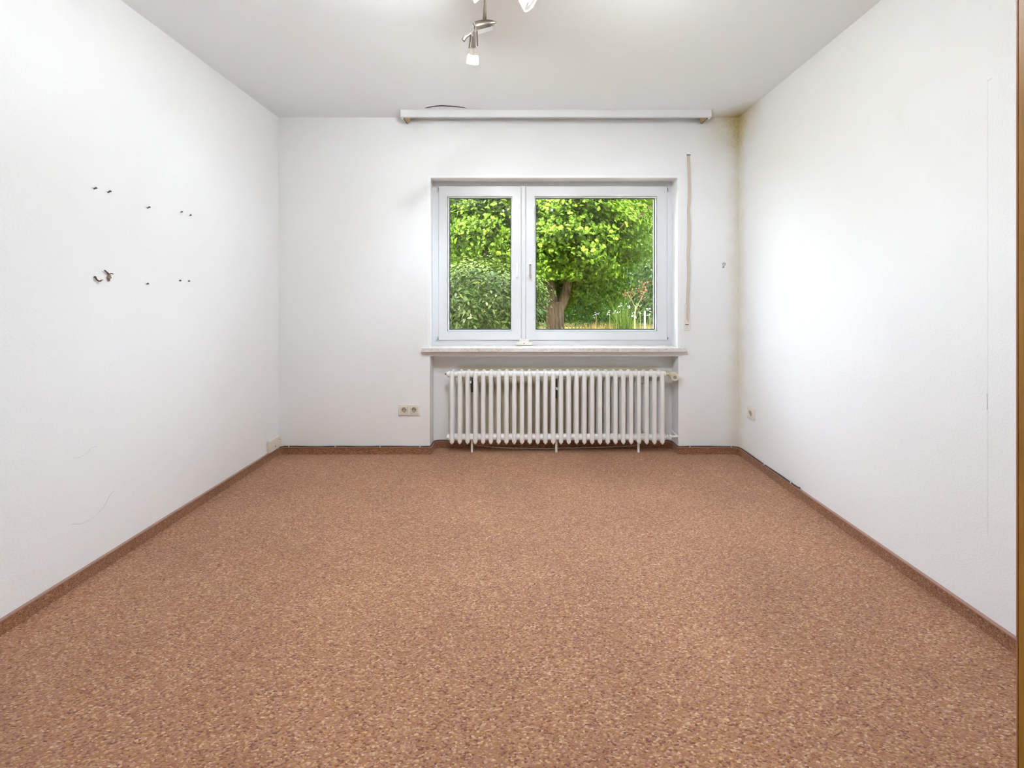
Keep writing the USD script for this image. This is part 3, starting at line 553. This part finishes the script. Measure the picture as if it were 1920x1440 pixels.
arm(H3 + (0.004, 0, 0.010), (0, 0, 0)); head(H3, (-0.7, 0.2, 0.2), P(884, -10, 1.30), (-0.80, 0.10, -0.40))
H4 = np.array([-0.07, 0.70, 2.26])
arm(H4 + (0, 0, 0.012), (0, 0, 0)); head(H4, (0.7, -0.3, 0.1), H4 + (0.03, -0.09, 0.02), (0.0, -0.20, 0.80))
H6 = np.array([-0.42, 0.86, 2.27])
arm(H6 + (0, 0, 0.012), (0, 0, 0)); head(H6, (0.5, 0.5, -0.2), H6 + (-0.07, -0.03, 0.02), (-0.45, -0.1, 0.80))
H5 = np.array([0.36, 1.02, 2.33])
arm(H5 + (0, 0, 0.012), (0, 0, 0)); head(H5, (-0.3, -0.7, 0.1), H5 + (0.06, 0.09, -0.07), (0.25, 0.75, -0.62))

# ------------------------------------------------------------------ the room door, standing open to the right of the camera
EX = 0.76; EY = EX * FPX / (1908 - CX)
dr = thing('door_1', 'oak veneered room door standing open at the right edge', 'door', (EX, YN, 0.008), kind='structure')
lf = obj('door_leaf', rbx(EX, EX + 0.040, YN + 0.012, EY, 0.008, 2.0, 0.0015), M['oak'], dr)
obj('edge_lipping', rbx(EX - 0.0004, EX + 0.0404, EY - 0.0005, EY + 0.0015, 0.008, 2.0, 0.0002), M['lip'], lf)
for s, xx in ((-1, EX), (1, EX + 0.04)):
    hz = 1.05; yy = EY - 0.06
    hh = obj('door_handle', cat_mesh(cyl((xx, yy, hz), (xx + s * 0.008, yy, hz), 0.025), cyl((xx, yy, hz), (xx + s * 0.045, yy, hz), 0.009), cyl((xx + s * 0.045, yy + 0.005, hz), (xx + s * 0.045, yy - 0.11, hz), 0.009)), M['steel'], lf, smooth=40)
fr = bx(DX0 - 0.06, DX1 + 0.06, YN - 0.20, YN + 0.012, 0.0, 2.08) - bx(DX0 + 0.02, DX1 - 0.02, YN - 0.5, YN + 0.5, -0.1, 2.0)
obj('door_casing', fr, M['oak'], dr)

# ------------------------------------------------------------------ garden
GZ = 0.12
yard = [[-30, YB + 0.24], [30, YB + 0.24], [30, 40], [-30, 40]]
obj('lawn', extrude(Polygon(yard), GZ - 0.3, GZ), M['lawn'], label='sunlit yellow-green lawn behind the house', cat='lawn', kind='structure')

def leaf_shape(kind):
    if kind == 'fan':                                  # fan-shaped leaf with a notch, cupped
        ang = np.radians([-62, -40, -18, -4, 4, 18, 40, 62]); r = np.array([0.85, 1.0, 1.02, 0.80, 0.80, 1.02, 1.0, 0.85])
        v = [(0, 0, 0)] + [(rr * math.sin(t), rr * math.cos(t), 0.12 * math.cos(2.3 * t) - 0.1 * (i % 2)) for i, (t, rr) in enumerate(zip(ang, r))]
        v += [(0.03, -0.75, -0.1), (-0.03, -0.75, -0.1)]
        f = [(0, i + 1, i) for i in range(1, 8)] + [(0, 10, 9)]
        return np.array(v), np.array(f)
    if kind == 'lance':
        v = np.array([(0, 0, 0), (-0.22, 0.35, 0.05), (0, 0.4, -0.04), (0.22, 0.35, 0.05), (-0.16, 0.75, 0.02), (0, 0.78, -0.05), (0.16, 0.75, 0.02), (0, 1.05, -0.12)])
        f = np.array([(0, 2, 1), (0, 3, 2), (1, 2, 5), (1, 5, 4), (2, 3, 6), (2, 6, 5), (4, 5, 7), (5, 6, 7)])
        return v, f
    v = np.array([(0, 0, 0), (-0.35, 0.5, 0.06), (0.35, 0.5, 0.06), (0, 1.0, -0.05)]); return v, np.array([(0, 2, 1), (1, 2, 3)])
def frames(nrm, rnd):
    """Rotation matrices whose third column is near nrm, spun at random."""
    n = nrm / np.linalg.norm(nrm, axis=1, keepdims=True)
    t = rnd.normal(size=n.shape); t[:, 2] -= 0.8; x = np.cross(t, n); x /= np.linalg.norm(x, axis=1, keepdims=True); y = np.cross(n, x)
    return np.stack([x, y, n], -1)
def scatter(kind, pos, nrm, size, rnd):
    v, f = leaf_shape(kind); Rm = frames(nrm, rnd)
    V = np.einsum('nij,nkj->nki', Rm, v[None] * size[:, None, None]) + pos[:, None]
    return V, f
def joined(V, f):
    n, k = V.shape[:2]; return V.reshape(-1, 3), (f[None] + (np.arange(n) * k)[:, None, None]).reshape(-1, 3)
def crown(center, rad, n_clump, per, spread, kind, size, rnd, shell=0.55, zmin=-9, up=0.5, flat=0.6):
    c = np.array(center); r = np.array(rad)
    d = rnd.normal(size=(n_clump, 3)); d /= np.linalg.norm(d, axis=1, keepdims=True)
    rr = shell + (1 - shell) * rnd.random(n_clump) ** 0.6
    cl = c + d * r * rr[:, None]
    pos = np.repeat(cl, per, 0) + rnd.normal(size=(n_clump * per, 3)) * spread * np.array([1, 1, flat])
    out = np.repeat(d, per, 0)
    keep = pos[:, 2] > zmin; pos, out = pos[keep], out[keep]
    nrm = out * 0.9 + np.array([0, 0, up]) + rnd.normal(size=pos.shape) * 0.45
    s = size * (0.7 + 0.6 * rnd.random(len(pos)))
    return pos, nrm, s, cl
def inframe(V):
    """How many of 1920x1440 pixels a leaf spans, zero outside the panes."""
    ctr = V.mean(1); px = CX + FPX * ctr[:, 0] / ctr[:, 1]; py = CY - FPX * (ctr[:, 2] - CAMZ) / ctr[:, 1]
    vis = (((px > 842) & (px < 957)) | ((px > 1005) & (px < 1229))) & (py > 371) & (py < 618)
    ext = np.linalg.norm(V.max(1) - V.min(1), axis=1) / ctr[:, 1] * FPX
    return np.where(vis, ext, 0), ctr[:, 1]

# the big tree in front
r1 = np.random.default_rng(11)
TX, TY = 0.76, 8.0
tree = thing('garden_tree', 'broad green tree with fan-shaped leaves and forked brown trunk in front of the window', 'tree', (TX, TY, GZ))
K = 1.5                                                # everything about this tree is half as large again as a garden shrub tree
def tp(x, y, z): return (TX + K * x, TY + K * y, CAMZ + K * (z - CAMZ))
trunk = [(TX, TY, GZ - 0.05, 0.24), (TX, TY, 0.45, 0.205), (TX, TY, 0.80, 0.195), (TX - 0.01, TY, 1.06, 0.19)]
obj('trunk', tube(spline([q[:3] for q in trunk], 20), np.interp(np.linspace(0, 3, 20), range(4), [q[3] for q in trunk]), 16), M['bark'], tree, smooth=60)
limbs = [((-.03, 0, 1.0), (-.14, -.05, 1.6), (-.30, -.2, 2.2), (-.5, -.1, 2.9), 0.14), ((.05, 0, 0.98), (.17, 0, 1.30), (.32, .1, 2.1), (.6, .2, 2.8), 0.125),
         ((-.08, -.05, 1.55), (-.5, -.35, 1.9), (-1.0, -.6, 2.15), (-1.6, -.7, 2.3), 0.045), ((.2, 0, 1.6), (.55, -.5, 1.9), (.9, -.8, 2.1), (1.2, -.9, 2.4), 0.035), ((-.2, -.2, 2.0), (-.15, -.6, 2.2), (.05, -.9, 2.35), (.1, -1.0, 2.6), 0.05)]
for l in limbs:
    obj('branch', tube(spline([tp(*q) for q in l[:4]], 24), np.linspace(l[4], l[4] * 0.35, 24), 10), M['bark'], tree, smooth=60)
pos, nrm, s, cl = crown((TX - 0.40, TY + 0.2, 2.75), (2.55, 1.9, 1.65), 640, 56, 0.14, 'fan', 0.056, r1, 0.62, 1.15)
pos2, nrm2, s2, cl2 = crown((TX - 0.15, TY - 1.1, 2.45), (2.25, 0.8, 1.15), 200, 58, 0.13, 'fan', 0.056, r1, 0.2, 1.40)
pos3, nrm3, s3, cl3 = crown((TX + 0.85, TY + 0.9, 1.25), (1.1, 0.7, 0.65), 80, 36, 0.15, 'fan', 0.054, r1, 0.2, 0.55)
pos4, nrm4, s4, cl4 = crown((TX - 1.55, TY - 1.35, 2.45), (0.95, 0.45, 0.85), 80, 58, 0.12, 'fan', 0.056, r1, 0.3, 1.40)
pos2, nrm2, s2, cl2 = np.vstack([pos2, pos4]), np.vstack([nrm2, nrm4]), np.concatenate([s2, s4]), np.vstack([cl2, cl4])
tw = []
for q in np.vstack([cl[::3], cl2[::2]]):
    o = np.array([TX + (q[0] - TX) * 0.55, TY + (q[1] - TY) * 0.5, 1.5 + (q[2] - 1.5) * 0.75])
    tw.append(tube(spline([o, (o + q) / 2 + r1.normal(size=3) * 0.08, q], 6), np.linspace(0.018, 0.006, 6), 4))
obj('twigs', cat_mesh(*tw), M['bark'], tree, smooth=60, kind='stuff')
PP, NN, SS = np.vstack([pos, pos2, pos3]), np.vstack([nrm, nrm2, nrm3]), np.concatenate([s, s2, s3])
bare = (np.abs(PP[:, 0] - TX - 0.02) < 0.36) & (PP[:, 1] < TY + 0.1) & (PP[:, 2] < 1.50)    # the fork of the trunk shows
PP, NN, SS = PP[~bare], NN[~bare], SS[~bare]
V, f = scatter('fan', PP, NN, SS, r1)
ext, yy = inframe(V)
first = np.argsort(-np.where(ext > 0, ext + np.maximum(0, 9.0 - yy) * 5, 0))[:300]
obj('foliage', joined(np.delete(V, first, 0), f), M['ginkgo'], tree, smooth=False, kind='stuff')
for i in first: obj('leaf', (V[i], f), M['ginkgo1'], tree, smooth=False)

# the glossy shrub in the left pane
r2 = np.random.default_rng(21)
BX, BY = -0.42, 4.35
sh = thing('flowering_shrub', 'rounded glossy dark green shrub with pale young shoots at the lower left', 'shrub', (BX, BY, GZ))
pos, nrm, s, cl = crown((BX, BY, 1.08), (0.72, 0.60, 0.50), 420, 34, 0.060, 'lance', 0.048, r2, 0.70, 0.62, 0.9, 0.9)
V, f = scatter('lance', pos, nrm, s, r2)
ext, yy = inframe(V); first = np.argsort(-np.where(ext > 0, ext + np.maximum(0, 5 - yy) * 8, 0))[:200]
obj('foliage', joined(np.delete(V, first, 0), f), M['bush'], sh, smooth=False, kind='stuff')
M['bush1'] = leaf_mat('shrub_leaf', BUSH, 0.35, 0.12, 'object', 0.25)
for i in first: obj('leaf', (V[i], f), M['bush1'], sh, smooth=False)
for k in range(9):
    a = k * 2.4; q = np.array([BX + 0.4 * math.cos(a), BY + 0.35 * math.sin(a), 1.05 + 0.1 * math.sin(3 * a)])
    obj('stem', tube(spline([(BX + 0.06 * math.cos(a), BY + 0.06 * math.sin(a), GZ - 0.03), (BX + 0.15 * math.cos(a), BY + 0.13 * math.sin(a), 0.6), q], 12), np.linspace(0.016, 0.005, 12), 6), M['bark'], sh, smooth=60)

# things at the right: tall grass, rose, white flowers, post
def blades(n, cx, cy, rx, ry, h, lean, rnd, w=0.006):
    V, F = [], []
    for k in range(n):
        b = np.array([cx + rnd.normal() * rx, cy + rnd.normal() * ry, GZ - 0.01]); hh = h * (0.65 + 0.5 * rnd.random()); d = rnd.normal(size=2) * lean; a = rnd.random() * 6.28; s_ = np.array([math.cos(a), math.sin(a), 0]) * w
        p = [b, b + (d[0] * 0.25, d[1] * 0.25, hh * 0.55), b + (d[0] * 0.9, d[1] * 0.9, hh)]
        V += [p[0] - s_, p[0] + s_, p[1] - s_, p[1] + s_, p[2]]; o = 5 * k; F += [[o, o + 1, o + 3], [o, o + 3, o + 2], [o + 2, o + 3, o + 4]]
    return np.array(V), np.array(F)
r3 = np.random.default_rng(31)
GYD = 7.2
c = P(1150, 610, GYD); obj('meadow_grass', blades(2600, c[0], GYD, 0.42, 0.35, 0.52, 0.12, r3, 0.007), M['drygrass'], smooth=False, kind='stuff', label='low dry pinkish grass at the foot of the right pane', cat='grass')
c = P(1171, 610, 6.6); obj('ornamental_grass', blades(300, c[0], 6.6, 0.06, 0.06, 1.02, 0.26, r3, 0.0032), M['greengrass'], smooth=False, kind='stuff', label='tall yellow-green grass clump left of the white post', cat='grass')
c = P(1190, 618, 6.3); rose = thing('rose_bush', 'lanky rose with reddish leaves and a red bloom right of the tall grass', 'rose', (c[0], 6.3, GZ))
def at(px, py, y=6.3): return P(px, py, y)
base = np.array([c[0], 6.3, GZ - 0.02])
for pts in ([(1190, 590), (1196, 572), (1206, 552), (1211, 545)], [(1190, 592), (1193, 580), (1199, 566), (1204, 560)], [(1191, 585), (1188, 570), (1180, 556), (1176, 548)], [(1192, 578), (1200, 575), (1203, 571)]):
    obj('stem', tube(spline([base] + [at(*q) for q in pts], 20), np.linspace(0.008, 0.004, 20), 6), M['stem'], rose, smooth=60)
def bloom(c, r, n, rnd):
    out = []
    for k in range(n):
        a = k * 2.4; t = 0.25 + 0.75 * k / n
        d = np.array([math.cos(a) * math.sin(t * 1.3), math.sin(a) * math.sin(t * 1.3), math.cos(t * 1.3)])
        e = trimesh.creation.icosphere(1); v = np.array(e.vertices) * np.array([0.5, 0.5, 0.22]) * r
        v = v @ trimesh.geometry.align_vectors([0, 0, 1], d)[:3, :3].T + np.array(c) + d * r * 0.6; out.append((v, np.array(e.faces)))
    return cat_mesh(*out)
obj('bloom', bloom(at(1211, 545), 0.030, 12, r3), M['petal_red'], rose, smooth=60); obj('bloom', bloom(at(1203, 551), 0.020, 10, r3), M['petal_red'], rose, smooth=60)
pos = np.array([at(x + r3.normal() * 5, y + r3.normal() * 4, 6.3 + r3.normal() * 0.05) for x, y in ((1207, 536), (1202, 545), (1212, 530), (1176, 548), (1182, 552), (1190, 545), (1204, 556), (1172, 552)) for _ in range(14)])
obj('foliage', joined(*scatter('lance', pos, r3.normal(size=pos.shape) + (0, -0.5, 0.4), np.full(len(pos), 0.04), r3)), M['rose_leaf'], rose, smooth=False, kind='stuff')
FG = 'white flowers in the right pane'
for k, (px, py, r, y, lab) in enumerate(((1163, 577, 0.045, 6.5, 'white flower head above the tall grass, left one'), (1177, 575, 0.045, 6.5, 'white flower head above the tall grass, right one'), (1143, 587, 0.035, 6.5, 'small white flower left of the tall grass'),
                                   (1155, 585, 0.040, 6.5, 'yellowish white flower head beside the tall grass'), (1191, 592, 0.050, 6.0, 'white flower head at the foot of the rose'), (1218, 586, 0.058, 6.0, 'largest white flower head above the post'),
                                   (1200, 586, 0.022, 6.0, 'small white flower just left of the post top'))):
    q = at(px, py, y); fl = thing('white_flower', lab, 'flower', (q[0], y, GZ), FG)
    obj('stem', tube([(q[0] + 0.02, y, GZ - 0.02), (q[0] + 0.01, y, (q[2] + GZ) / 2), q - (0, 0, 0.01)], 0.004, 6), M['stem'], fl, smooth=60)
    m_ = [bloom(q + r3.normal(size=3) * r * 0.6, r * 0.30, 7, r3) for _ in range(9)]
    obj('flower_head', cat_mesh(*m_), M['petal_white'], fl, smooth=60)
q = at(1118, 590, 6.8); fl = thing('blue_flower', 'pale blue flower under the tree right of its trunk', 'flower', (q[0], 6.8, GZ))
obj('stem', tube([(q[0], 6.8, GZ - 0.02), q - (0, 0, 0.01)], 0.004, 6), M['stem'], fl); obj('flower_head', cat_mesh(*[bloom(q + r3.normal(size=3) * 0.025, 0.014, 7, r3) for _ in range(9)]), M['petal_blue'], fl, smooth=60)
q = at(1209, 583, 6.2); obj('garden_post', rbx(q[0] - 0.013, q[0] + 0.013, 6.187, 6.213, GZ - 0.02, q[2], 0.004), M['post'], label='thin pale wooden post among the flowers', cat='post')

# hedge and trees beyond
r5 = np.random.default_rng(51)
hp = np.stack([r5.uniform(-9, 11, 26000), 15.2 + r5.normal(size=26000) * 0.30, GZ + r5.random(26000) * 6.4], 1)
hd = thing('tall_hedge', 'tall dark hedge closing off the back of the garden', 'hedge', (1, 15.2, GZ))
obj('foliage', joined(*scatter('lance', hp, r5.normal(size=hp.shape) * 0.6 + (0, -1, 0.5), np.full(len(hp), 0.15), r5)), M['hedge'], hd, smooth=False, kind='stuff')
obj('inner_wood', bx(-9, 11, 15.35, 15.6, GZ - 0.05, GZ + 6.3), M['bark'], hd)
r4 = np.random.default_rng(41)
for k, (cx, cy, cz, rx, ry, rz, n, mat, lab, tr) in enumerate((
        (-4.6, 11.5, 2.6, 1.6, 1.4, 2.9, 320, 'hedge', 'dark tree far left behind the shrub', 0.16), (-0.9, 12.3, 2.7, 1.5, 1.3, 3.0, 320, 'hedge', 'dark tree directly behind the shrub', 0.16),
        (2.6, 12.6, 2.4, 1.2, 1.2, 2.7, 320, 'hedge', 'dark tree behind the big trunk', 0.15), (4.2, 10.1, 2.6, 0.9, 0.8, 2.6, 420, 'far', 'pale green tree at the right edge of the garden', 0.10),
        (6.6, 12.2, 2.8, 1.6, 1.3, 3.2, 320, 'hedge', 'dark tree beyond the white flowers', 0.16))):
    t = thing('background_tree', lab, 'tree', (cx, cy, GZ))
    pos, nrm, s, cl = crown((cx, cy, cz), (rx, ry, rz), n, 26, 0.22, 'lance', 0.12, r4, 0.6, GZ + 0.02, 0.5, 0.8)
    obj('foliage', joined(*scatter('lance', pos, nrm, s, r4)), M[mat], t, smooth=False, kind='stuff')
    obj('trunk', tube([(cx, cy, GZ - 0.05), (cx, cy, cz * 0.6), (cx + 0.1, cy, cz + rz * 0.5)], [tr, tr * 0.8, tr * 0.3], 10), M['bark'], t, smooth=60)
